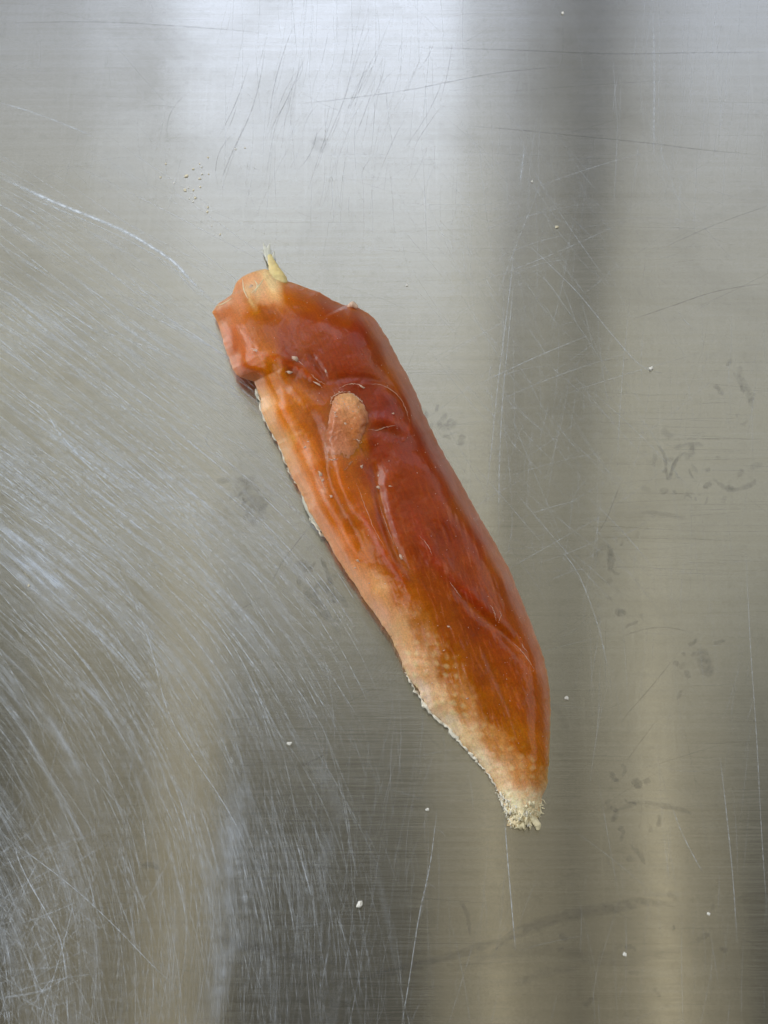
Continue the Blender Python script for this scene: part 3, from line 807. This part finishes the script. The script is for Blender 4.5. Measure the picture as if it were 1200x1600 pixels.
flesh = mesh_from('flesh', V, Fall, meat, fil, color=np.concatenate([C4, C4]))

def surf_z(px, py):
    """height (mm) of the fillet's upper skin at photo pixels"""
    px = np.atleast_1d(np.asarray(px, float)); py = np.atleast_1d(np.asarray(py, float))
    a = (px - AX[0]) * ux[0] + (py - AX[1]) * ux[1]; b = (px - AX[0]) * nx[0] + (py - AX[1]) * nx[1]
    si = np.clip(np.rint(np.interp(a, aa, np.arange(NS))), 0, NS - 1).astype(int)
    t = np.clip((b - bl[si]) / (br[si] - bl[si]), 0, 1)
    tj = np.rint(np.interp(t, tt, np.arange(NT))).astype(int)
    return ztop[si, tj]

ICO = None
def lump(c, r, seed, flat=0.7):
    """small rough clod"""
    global ICO
    if ICO is None:
        bm = bmesh.new(); bmesh.ops.create_icosphere(bm, subdivisions=2, radius=1.0)
        ICO = (np.array([v.co[:] for v in bm.verts]), [tuple(v.index for v in f.verts) for f in bm.faces]); bm.free()
    rg = np.random.default_rng(seed)
    P = ICO[0].copy(); k = rg.normal(0, 2.2, (3, 3)); ph = rg.random(3) * 6.28
    f = 1 + 0.33 * np.sin(P @ k[0] + ph[0]) + 0.25 * np.sin(P @ (k[1] * 1.7) + ph[1]) + 0.08 * rg.normal(0, 1, len(P))
    sc = np.array([rg.uniform(0.6, 1.5), rg.uniform(0.6, 1.2), flat])
    P = P * f[:, None] * sc * r; a = rg.random() * 6.28
    R = np.array([[math.cos(a), -math.sin(a), 0], [math.sin(a), math.cos(a), 0], [0, 0, 1]])
    return list(P @ R.T + c), ICO[1]

# ---- curled flap standing on the middle
def blob_patch(name, outline, H, mat, sink=1.2, rough=0.4, seed=5, col=None, n=44, rings=22, pw=2.2):
    """low dome over a closed outline, laid on the fillet's skin"""
    O = np.array(smooth_line(list(outline) + [outline[0]], 8))[:-1]
    O = O + 2.2 * np.stack([fbm(O[:, 0] / 8, O[:, 1] / 8, 41, 3), fbm(O[:, 0] / 8, O[:, 1] / 8, 43, 3)], 1)
    c = O.mean(0); m = len(O)
    Vp = []; Zs = []
    for k in range(rings + 1):
        s = 1 - k / rings
        ring = c + (O - c) * s
        z0 = surf_z(ring[:, 0], ring[:, 1])
        q = min(1.0, (1 - s) * 2.6); h = H(ring[:, 0], ring[:, 1]) * (q * q * (3 - 2 * q)) - sink * (1 if k == 0 else 0)
        h = h + rough * fbm(ring[:, 0] / 10, ring[:, 1] / 10, seed, 4) * (1 if k else 0)
        Zs.append(z0 + h); Vp.append(ring)
    Vp = np.array(Vp); Zs = np.array(Zs)
    V = unproj(Vp[..., 0].ravel(), Vp[..., 1].ravel(), Zs.ravel() * MM)
    Fq = []
    for k in range(rings):
        for i in range(m):
            j = (i + 1) % m
            Fq.append((k * m + i, (k + 1) * m + i, (k + 1) * m + j, k * m + j))
    colv = None
    if col is not None: q2 = Vp.reshape(-1, 2); colv = col(q2[:, 0], q2[:, 1])
    return mesh_from(name, V, Fq, mat, fil, color=colv), None
def flap_col(x, y):
    w = 0.5 + fbm(x / 6, y / 6, 15, 3)
    t = np.clip((y - 612) / 85, 0, 1)[:, None]
    c = srgb((234, 166, 116)) * (1 - t) + srgb((210, 112, 40)) * t
    lf = 0.6 * np.clip((536 - x + (y - 650) * 0.1) / 14, 0, 1)[:, None]
    c = c * (1 - lf) + srgb((200, 118, 92)) * lf
    c = np.clip(c * (0.85 + 0.3 * w)[:, None] * np.array([1.02, 1.05, 0.85]), 0, 0.9)
    k = np.clip((y - 640) / 42 + 0.6 * (w - 0.5), 0, 1)
    k = np.maximum(k, np.clip((x - 562 + (y - 640) * 0.3) / 14, 0, 1) * 0.7)[:, None]
    c = c * (1 - k) + colour_at(x, y) * k
    return np.concatenate([c, np.full((len(c), 1), 0.3)], 1)
flap, _ = blob_patch('flap', [(517, 630), (522, 619), (533, 613), (546, 612), (558, 618), (568, 629), (575, 643), (577, 656), (573, 668), (568, 680), (564, 692), (560, 706), (553, 722), (540, 736),
                              (525, 740), (513, 730), (508, 712), (506, 695), (508, 676), (512, 660), (513, 645)], lambda x, y: np.interp(y, [612, 640, 680, 740], [1.7, 1.6, 0.6, -0.6]) * np.interp(x, [572, 586, 640], [1.0, 0.4, 0.2]), meat, rough=0.26, col=flap_col, sink=0.3)

def multi(name, pieces, mat, parent, kind=None):
    V = []; Fq = []; n = 0
    for v, f in pieces:
        V += list(v); Fq += [tuple(i + n for i in q) for q in f]; n += len(v)
    o = mesh_from(name, V, Fq, mat, parent)
    if kind: o['kind'] = kind
    return o

# whitish crust wrinkles on the flap
pieces = []
for pts in [[(518, 630), (520, 620), (530, 613), (541, 611), (553, 616)], [(553, 616), (563, 623), (570, 635)], [(519, 628), (521, 638), (525, 646), (527, 651)], [(526, 628), (529, 634), (532, 641)],
            [(534, 626), (540, 632), (541, 641)], [(547, 622), (555, 630), (560, 636)], [(556, 650), (553, 662), (551, 672), (551, 684)], [(551, 684), (559, 687), (564, 693)], [(524, 676), (518, 682), (514, 694)],
            [(513, 716), (520, 719), (528, 717)], [(544, 634), (548, 640), (553, 642)], [(530, 619), (537, 622), (543, 619)]]:
    L = smooth_line(pts, 7); X = np.array([p[0] for p in L]); Y = np.array([p[1] for p in L])
    for x, y in zip(X, Y):
        if rng.random() < 0.55: continue
        x, y = x + rng.normal(0, 1.1), y + rng.normal(0, 1.1)
        e = np.clip((y - 612) / 10, 0, 1) * np.clip(min(x - 513, 577 - x) / 8, 0, 1)
        z = float(surf_z(x, y)[0]) + np.interp(y, [612, 640, 680, 740], [1.4, 1.6, 0.6, 0.0]) * (0.25 + 0.75 * e)
        pieces.append(lump(unproj(np.array(x), np.array(y), z * MM), rng.uniform(0.04, 0.15) * MM, int(rng.integers(1e6)), 0.6))
crust = multi('crust_grains', pieces, flake_mat, fil, 'stuff')

# ---- tendon spike at the top end
def spike(pts, rad, zs, flat):
    L = np.array(smooth_line(pts, 8)); r = np.interp(np.linspace(0, 1, len(L)), np.linspace(0, 1, len(rad)), rad)
    z = np.interp(np.linspace(0, 1, len(L)), np.linspace(0, 1, len(zs)), zs)
    return tube(unproj(L[:, 0], L[:, 1], z * MM), r * MM * (0.94 + 0.12 * np.random.default_rng(len(L)).random(len(L))), 14, flat, 0.06, 3)
multi('tendon', [spike([(432, 452), (433, 437), (429, 422), (424, 408), (421, 398)], [2.2, 2.7, 1.5, 0.9, 0.5], [3.4, 3.0, 2.4, 2.0, 1.8], 0.4)], tendon_mat, fil)
multi('tendon_tip', [spike([(424, 414), (419, 402), (415, 390), (411, 379)], [0.7, 0.85, 0.55, 0.08], [1.9, 1.6, 1.3, 1.2], 0.35),
                     spike([(425, 412), (421, 398), (420, 386), (422, 380)], [0.4, 0.55, 0.4, 0.06], [1.9, 1.7, 1.5, 1.5], 0.4),
                     spike([(426, 410), (427, 400), (429, 392)], [0.4, 0.4, 0.06], [1.9, 1.8, 1.7], 0.5), spike([(420, 408), (413, 396), (409, 390)], [0.3, 0.25, 0.05], [1.6, 1.3, 1.2], 0.5)], clear_mat, fil)
# pale membrane strands across the top end
pieces = []
for pts in [[(379, 436), (381, 452), (387, 466)], [(412, 436), (404, 447), (393, 458)], [(337, 478), (350, 474), (362, 466)], [(398, 438), (402, 446), (398, 458)]]:
    L = np.array(smooth_line(pts, 7)); zz = surf_z(L[:, 0], L[:, 1]) + 0.05
    r = 0.00013 * np.sin(np.linspace(0.25, math.pi - 0.25, len(L))) + 0.00003
    pieces.append(tube(unproj(L[:, 0], L[:, 1], zz * MM), r, 6, 0.7))
multi('membrane_strands', pieces, fat_cream, fil, 'stuff')

# dried skin edges, and highlights on the folds put in as pale tubes
pieces = []
for pts, r0 in [([(528, 607), (545, 600), (562, 601), (568, 606)], 0.09), ([(575, 600), (597, 602), (618, 614), (632, 634), (640, 660)], 0.07), ([(575, 671), (590, 672), (604, 667), (620, 664)], 0.08),
                ([(516, 632), (519, 621), (530, 614), (541, 612)], 0.16), ([(541, 612), (553, 617), (563, 625), (571, 637)], 0.1), ([(525, 628), (528, 636), (532, 643)], 0.1), ([(535, 625), (541, 632), (542, 640)], 0.08), ([(556, 652), (553, 664), (551, 676), (552, 685)], 0.1),
                ([(551, 684), (558, 687), (564, 694)], 0.09), ([(524, 676), (518, 683), (514, 694)], 0.07), ([(513, 716), (520, 719), (528, 717)], 0.12), ([(388, 546), (398, 545), (406, 552)], 0.08), ([(486, 584), (496, 594), (508, 600)], 0.1), ([(457, 562), (466, 564), (474, 571)], 0.1), ([(702, 908), (712, 922), (722, 934)], 0.07),
                ([(800, 1003), (814, 1016), (826, 1032), (836, 1048)], 0.08), ([(814, 1004), (820, 1014), (826, 1020)], 0.06), ([(765, 944), (772, 955), (776, 972)], 0.06), ([(780, 952), (783, 962), (778, 973)], 0.06),
                ([(556, 752), (570, 790), (586, 828), (604, 862)], 0.05), ([(655, 836), (668, 852), (676, 868)], 0.05), ([(497, 738), (503, 752), (508, 766)], 0.12), ([(593, 790), (604, 820), (618, 858)], 0.05)]:
    L = np.array(smooth_line(pts, 8)); L = L + rng.normal(0, 0.35, L.shape)
    onf = (L[:, 0] > 511) & (L[:, 0] < 578) & (L[:, 1] > 611) & (L[:, 1] < 700)
    zz = surf_z(L[:, 0], L[:, 1]) + 0.02 + onf * np.interp(L[:, 1], [612, 640, 680, 740], [0.9, 1.3, 0.5, 0.0])
    r = r0 * MM * np.clip(np.sin(np.linspace(0.1, math.pi - 0.1, len(L))), 0.1, 1) * rng.uniform(0.3, 1.3, len(L))
    pieces.append(tube(unproj(L[:, 0], L[:, 1], zz * MM), r, 6, 0.6))
multi('skin_edge_glints', pieces, flake_mat, fil, 'stuff')

# ---- white fat crust along the left rim
def rim_crust(name, pts, r0, z0, mat, seed, out=0.0, clumps=40):
    L = np.array(smooth_line(pts, 6)); m = len(L); rg = np.random.default_rng(seed)
    t = np.gradient(L, axis=0); t /= np.linalg.norm(t, axis=1)[:, None] + 1e-9
    nl = np.stack([-t[:, 1], t[:, 0]], 1)
    env = np.sin(np.linspace(0.08, math.pi - 0.08, m)) ** 0.5
    Lr = L + nl * (rg.normal(0, 0.8, m)[:, None] + out)
    r = r0 * env * np.clip(0.75 + 1.5 * fbm(Lr[:, 0] / 7, Lr[:, 1] / 7, seed + 60, 3), 0.12, 1.9)
    ps = [tube(unproj(Lr[:, 0], Lr[:, 1], (z0 + 0.15 * rg.normal(0, 1, m)).clip(0.25) * MM), r * MM, 8, 0.8, 0.3, seed)]
    for _ in range(clumps):   # small ragged lumps
        i = rg.integers(0, m); e = env[i]
        x, y = L[i] + nl[i] * (out + rg.normal(0, 2.2)) ; zc = max(0.3, z0 + rg.normal(0, 0.3))
        c0 = unproj(np.array(x), np.array(y), zc * MM)
        ps.append(lump(c0, rg.uniform(0.12, 0.42) * MM * r0 * 2 * (0.5 + e * 0.6), int(rg.integers(1e6))))
    return multi(name, ps, mat, fil)
rim_crust('fat_rim', [(401, 610), (407, 626), (409, 643), (418, 663), (433, 690), (447, 722), (458, 748)], 0.34, 2.0, fat_white, 1, out=0.5, clumps=3)
rim_crust('fat_rim', [(460, 752), (474, 766), (479, 786), (487, 806), (499, 829), (512, 842)], 0.55, 2.0, fat_white, 2, out=0.8, clumps=4)
rim_crust('fat_rim', [(634, 1050), (643, 1068), (656, 1088), (664, 1102), (682, 1121), (700, 1136), (714, 1153), (726, 1168), (738, 1179), (750, 1195), (764, 1211), (776, 1232)], 0.5, 1.0, fat_white, 3, out=0.3, clumps=5)
multi('fat_film', [spike([(470, 762), (482, 785), (492, 806), (505, 830)], [0.3, 1.4, 1.3, 0.3], [2.2, 2.2, 2.2, 2.2], 0.35)], clear_mat, fil)
multi('fat_lump', [spike([(400, 608), (403, 616), (405, 623)], [0.3, 0.75, 0.4], [1.7, 1.6, 1.5], 0.8)], clear_mat, fil)
multi('fat_lump', [spike([(662, 1098), (667, 1104), (672, 1110)], [0.3, 0.6, 0.35], [1.2, 1.2, 1.1], 0.8), spike([(660, 1101), (663, 1106)], [0.3, 0.2], [1.2, 1.1], 0.8)], fat_white, fil)

def flake_geo(x, y, z, L, W, ang, seed, curl=0.25):
    """little curled chip: uneven outline, thickness"""
    rg = np.random.default_rng(seed); m = 9
    V = []; th = 0.00006
    c0 = unproj(np.array(float(x)), np.array(float(y)), z * MM); px = 0.000155
    ca, sa = math.cos(-ang), math.sin(-ang)
    for top in (1, 0):
        for k in range(m):
            a = 2 * math.pi * k / m; r = (0.3 + 0.75 * rg.random()) if top else 0
            if top: rr = [r] if k == 0 else rr + [r]
            r = rr[k]
            lx = math.cos(a) * L / 2 * r; ly = math.sin(a) * W / 2 * r
            zc = curl * (lx / (L / 2)) ** 2 * L * 0.05 * px
            V.append(c0 + np.array([(lx * ca - ly * sa) * px, (lx * sa + ly * ca) * px, zc + (th if top else 0)]))
    Fq = [tuple(range(m)), tuple(range(2 * m - 1, m - 1, -1))]
    for k in range(m):
        Fq.append((k, m + k, m + (k + 1) % m, (k + 1) % m))
    return V, Fq
# ---- frayed fat at the lower tip
pieces = []; white = []; rg = np.random.default_rng(12)
for k in range(4):
    s = rg.random(); x = 786 + 57 * s + rg.normal(0, 2.0)
    yb = np.interp(x, [776, 784, 796, 804, 812, 821, 831, 836, 842, 848], [1236, 1254, 1282, 1296, 1293, 1291, 1287, 1289, 1276, 1258])
    y = yb - 2 - abs(rg.normal(0, 13))
    z = min(float(surf_z(x, y)[0]), 2.2) + 0.05 if k % 2 else rg.uniform(0.4, 1.4)
    (white if (x < 803 and rg.random() < 0.7) or rg.random() < 0.12 else pieces).append(lump(unproj(np.array(x), np.array(y), max(0.35, z) * MM), rg.uniform(0.10, 0.42) * MM, int(rg.integers(1e6)), 0.3))
for _ in range(60):
    x = rg.uniform(786, 846); yb = np.interp(x, [776, 784, 796, 804, 812, 821, 831, 836, 842, 848], [1236, 1254, 1282, 1296, 1293, 1291, 1287, 1289, 1276, 1258])
    y = yb - rg.uniform(2, 26); a = rg.normal(math.radians(70), 0.6); L = rg.uniform(5, 14); pts = [(x, y)]
    for k in range(5):
        a += rg.normal(0, 0.5); pts.append((pts[-1][0] + math.cos(a) * L / 5, min(pts[-1][1] + math.sin(a) * L / 5, yb + 2)))
    X = np.array([p[0] for p in pts]); Y = np.array([p[1] for p in pts])
    zz = np.minimum(surf_z(X, Y) + 0.1, 2.2).clip(0.35)
    pieces.append(tube(unproj(X, Y, zz * MM), np.array([0.04, 0.12, 0.16, 0.15, 0.1, 0.03]) * MM * rg.uniform(0.5, 1.3), 6, 0.7, 0.35, int(rg.integers(1e6))))
for pts in [[(776, 1236), (781, 1246), (784, 1254), (789, 1264), (791, 1272), (796, 1282), (800, 1292)], [(802, 1248), (806, 1257), (805, 1268), (800, 1280), (801, 1290)], [(790, 1252), (797, 1250), (804, 1254)]]:
    L = smooth_line(pts, 6); X = np.array([p[0] for p in L]); Y = np.array([p[1] for p in L])
    for x, y in zip(X, Y):
        z = min(float(surf_z(x, y)[0]), 2.0) + 0.05
        white.append(lump(unproj(np.array(x + rg.normal(0, 0.9)), np.array(y + rg.normal(0, 0.9)), max(0.5, z) * MM), rg.uniform(0.10, 0.22) * MM, int(rg.integers(1e6)), 0.5))
def chip(x, y, z, L, W, ang, seed, tilt):
    V, Fq = flake_geo(x, y, z, L, W, ang, seed, 0.8); V = np.array(V); c = V.mean(0)
    d = V - c; V = c + d; V[:, 2] += tilt * (d[:, 0] + 0.6 * d[:, 1])
    V[:, 2] = np.maximum(V[:, 2], 0.00012)
    return list(V), Fq
for k in range(60):
    x = rg.uniform(784, 846); yb = np.interp(x, [776, 784, 796, 804, 812, 821, 831, 836, 842, 848], [1236, 1254, 1282, 1296, 1293, 1291, 1287, 1289, 1276, 1258])
    y = yb - abs(rg.normal(0, 14)); z = min(float(surf_z(x, y)[0]), 2.2) + 0.08
    (white if x < 800 or rg.random() < 0.2 else pieces).append(chip(x, y, max(0.4, z), rg.uniform(8, 20), rg.uniform(4, 8), rg.uniform(0.8, 2.0), int(rg.integers(1e6)), rg.normal(0, 0.12)))
multi('frayed_tip', pieces, fat_cream, fil, 'stuff')
multi('white_fray', white, fat_white, fil, 'stuff')
multi('fat_nub', [spike([(828, 1274), (834, 1282), (840, 1289), (841, 1297)], [0.5, 0.65, 0.8, 0.35], [1.5, 1.2, 1.0, 0.8], 0.7)], fat_cream, fil)
multi('gristle_bump', [spike([(543, 480), (551, 476), (559, 481)], [0.3, 0.9, 0.4], [4.6, 5.0, 4.8], 0.8)], flake_mat, fil)

# ---- dry flakes stuck to the meat
FLAKES = [(460, 560, 22, 9, 0.6), (453, 581, 12, 8, 0.2), (509, 580, 11, 4, 1.1), (565, 729, 9, 6, -0.5), (592, 762, 13, 9, 0.2), (610, 760, 8, 3, 0.1), (497, 600, 24, 3, 0.55), (400, 548, 22, 3.5, 0.35),
          (477, 698, 9, 5, -0.6), (614, 646, 7, 4, -0.6), (627, 870, 12, 7, 1.2), (560, 876, 10, 4, 0.1), (556, 887, 6, 5, 0), (541, 700, 6, 5, 0.3), (540, 662, 6, 4, 1.0), (393, 448, 8, 10, -0.4),
          (577, 911, 6, 3, -0.3), (701, 979, 8, 3, 0.4), (731, 1091, 6, 3, -0.1), (481, 690, 5, 3, 0.2), (500, 740, 12, 6, 1.1), (505, 750, 8, 5, 0.7), (517, 775, 8, 6, 0.6), (591, 743, 4, 4, 0.1), (675, 1067, 6, 2, -1.0), (694, 1016, 6, 2, -0.6), (602, 912, 4, 2, 0), (565, 604, 14, 3, 0.6)]
for i, (x, y, L, W, a) in enumerate(FLAKES):
    on = 2.2 if (508 < x < 577 and 612 < y < 700) else 0.0
    z = float(surf_z(x, y)[0]) + 0.03 + on
    multi('flake', [flake_geo(x, y, z, L, W, a, 400 + i)], flake_mat, fil)
pieces = []
k = 0
while k < 260:
    i = rng.integers(8, NS - 8); j = rng.integers(6, NT - 6); k += 1
    x, y = PX[i, j], PY[i, j]; z = ztop[i, j] + 0.05
    s = rng.uniform(0.8, 2.2)
    pieces.append(flake_geo(x, y, z, s, s * rng.uniform(0.5, 1), rng.random() * 3, 900 + k))
multi('dust_specks', pieces, flake_mat, fil, 'stuff')
multi('dark_speck', [flake_geo(611, 994, float(surf_z(611, 994)[0]) + 0.1, 3, 2, 0.5, 77)], dark_mat, fil)

# ------------------------------------------------------------------ loose crumbs on the steel
def crumb(x, y, s, seed, mat, label, group=None):
    rg = np.random.default_rng(seed)
    bm = bmesh.new(); bmesh.ops.create_icosphere(bm, subdivisions=2, radius=1.0)
    r = s / 2 * 0.000155
    sx, sy, sz = rg.uniform(0.7, 1.2), rg.uniform(0.6, 0.95), (rg.uniform(0.3, 0.5) if group is None else rg.uniform(0.14, 0.22))
    ph = rg.random(9) * 6.28
    for v in bm.verts:
        c = v.co.copy()
        f = 1 + 0.28 * math.sin(3.1 * c.x + ph[0]) * math.sin(2.7 * c.y + ph[1]) + 0.22 * math.sin(5.3 * c.y + 4.1 * c.z + ph[2]) + 0.12 * rg.normal()
        v.co = (c.x * f * sx * r, c.y * f * sy * r, c.z * f * sz * r)
    lo = min(v.co.z for v in bm.verts)
    for v in bm.verts: v.co.z -= lo
    me = bpy.data.meshes.new('crumb'); bm.to_mesh(me); bm.free(); me.materials.append(mat)
    o = bpy.data.objects.new('crumb', me); COL.objects.link(o)
    o.location = unproj(np.array(float(x)), np.array(float(y)), 0.00006); o.rotation_euler = (0, 0, rg.random() * 6.28)
    o['label'] = label; o['category'] = 'crumb'
    if group: o['group'] = group
    return o
SOLO = [
    (1017, 577, 9.5, crumb_mat, 'bright white oval crumb on the steel right of the fillet, above the dark squiggles'),
    (452, 1162, 7, crumb_mat, 'small white crumb on the scratched steel below the left edge of the fillet'),
    (562, 1413, 10, crumb_mat, 'ragged white crumb alone on the steel far below the fillet, near the bottom'),
    (668, 1265, 5.5, crumb_mat, 'tiny white crumb on the steel left of the frayed fillet tip'),
    (976, 1491, 7, crumb_mat, 'small pale crumb on the steel below the long grey smear at lower right'),
    (870, 355, 6, crumb_tan, 'tiny tan crumb in the dark band of steel right of the upper fillet'),
    (879, 21, 5, crumb_mat, 'tiny white crumb on the steel at the very top of the picture'),
    (885, 1091, 6, crumb_mat, 'tiny whitish crumb on the steel just right of the lower fillet edge'),
    (1107, 1428, 4.5, crumb_mat, 'tiny pale crumb past the right end of the long grey smear'),
    (831, 284, 4.5, crumb_mat, 'tiny white crumb under the short bright vertical scratch above the fillet'),
    (636, 446, 4.0, crumb_mat, 'tiny white crumb on bare steel just right of the top of the fillet'),
    (45, 915, 3.6, crumb_tan, 'tiny pale crumb at the left edge of the steel below the bright scratches'),
]
for i, (x, y, s, mat, lab) in enumerate(SOLO):
    crumb(x, y, s, 600 + i, mat, lab)
pieces = [(302, 264, 5), (291, 275, 6.5), (316, 272, 5), (312, 279, 4.5), (289, 297, 6), (294, 293, 4), (302, 297, 4.5), (305, 309, 5), (302, 315, 4), (325, 246, 3.5), (312, 256, 3.5), (315, 261, 3.5),
          (326, 272, 3.5), (313, 292, 4), (296, 310, 3), (325, 324, 5), (324, 331, 4), (272, 286, 3.5), (251, 277, 3.5), (259, 256, 3.5), (368, 233, 4.5), (383, 231, 3.5), (344, 366, 4), (331, 353, 3.5)]
for i, (x, y, s) in enumerate(pieces):
    crumb(x, y, s * 0.9, 700 + i, crumb_tan if i % 3 != 2 else crumb_mat, 'tiny yellowish crumb in the loose scatter on the steel above and left of the fillet', 'scatter of tiny crumbs above the fillet')
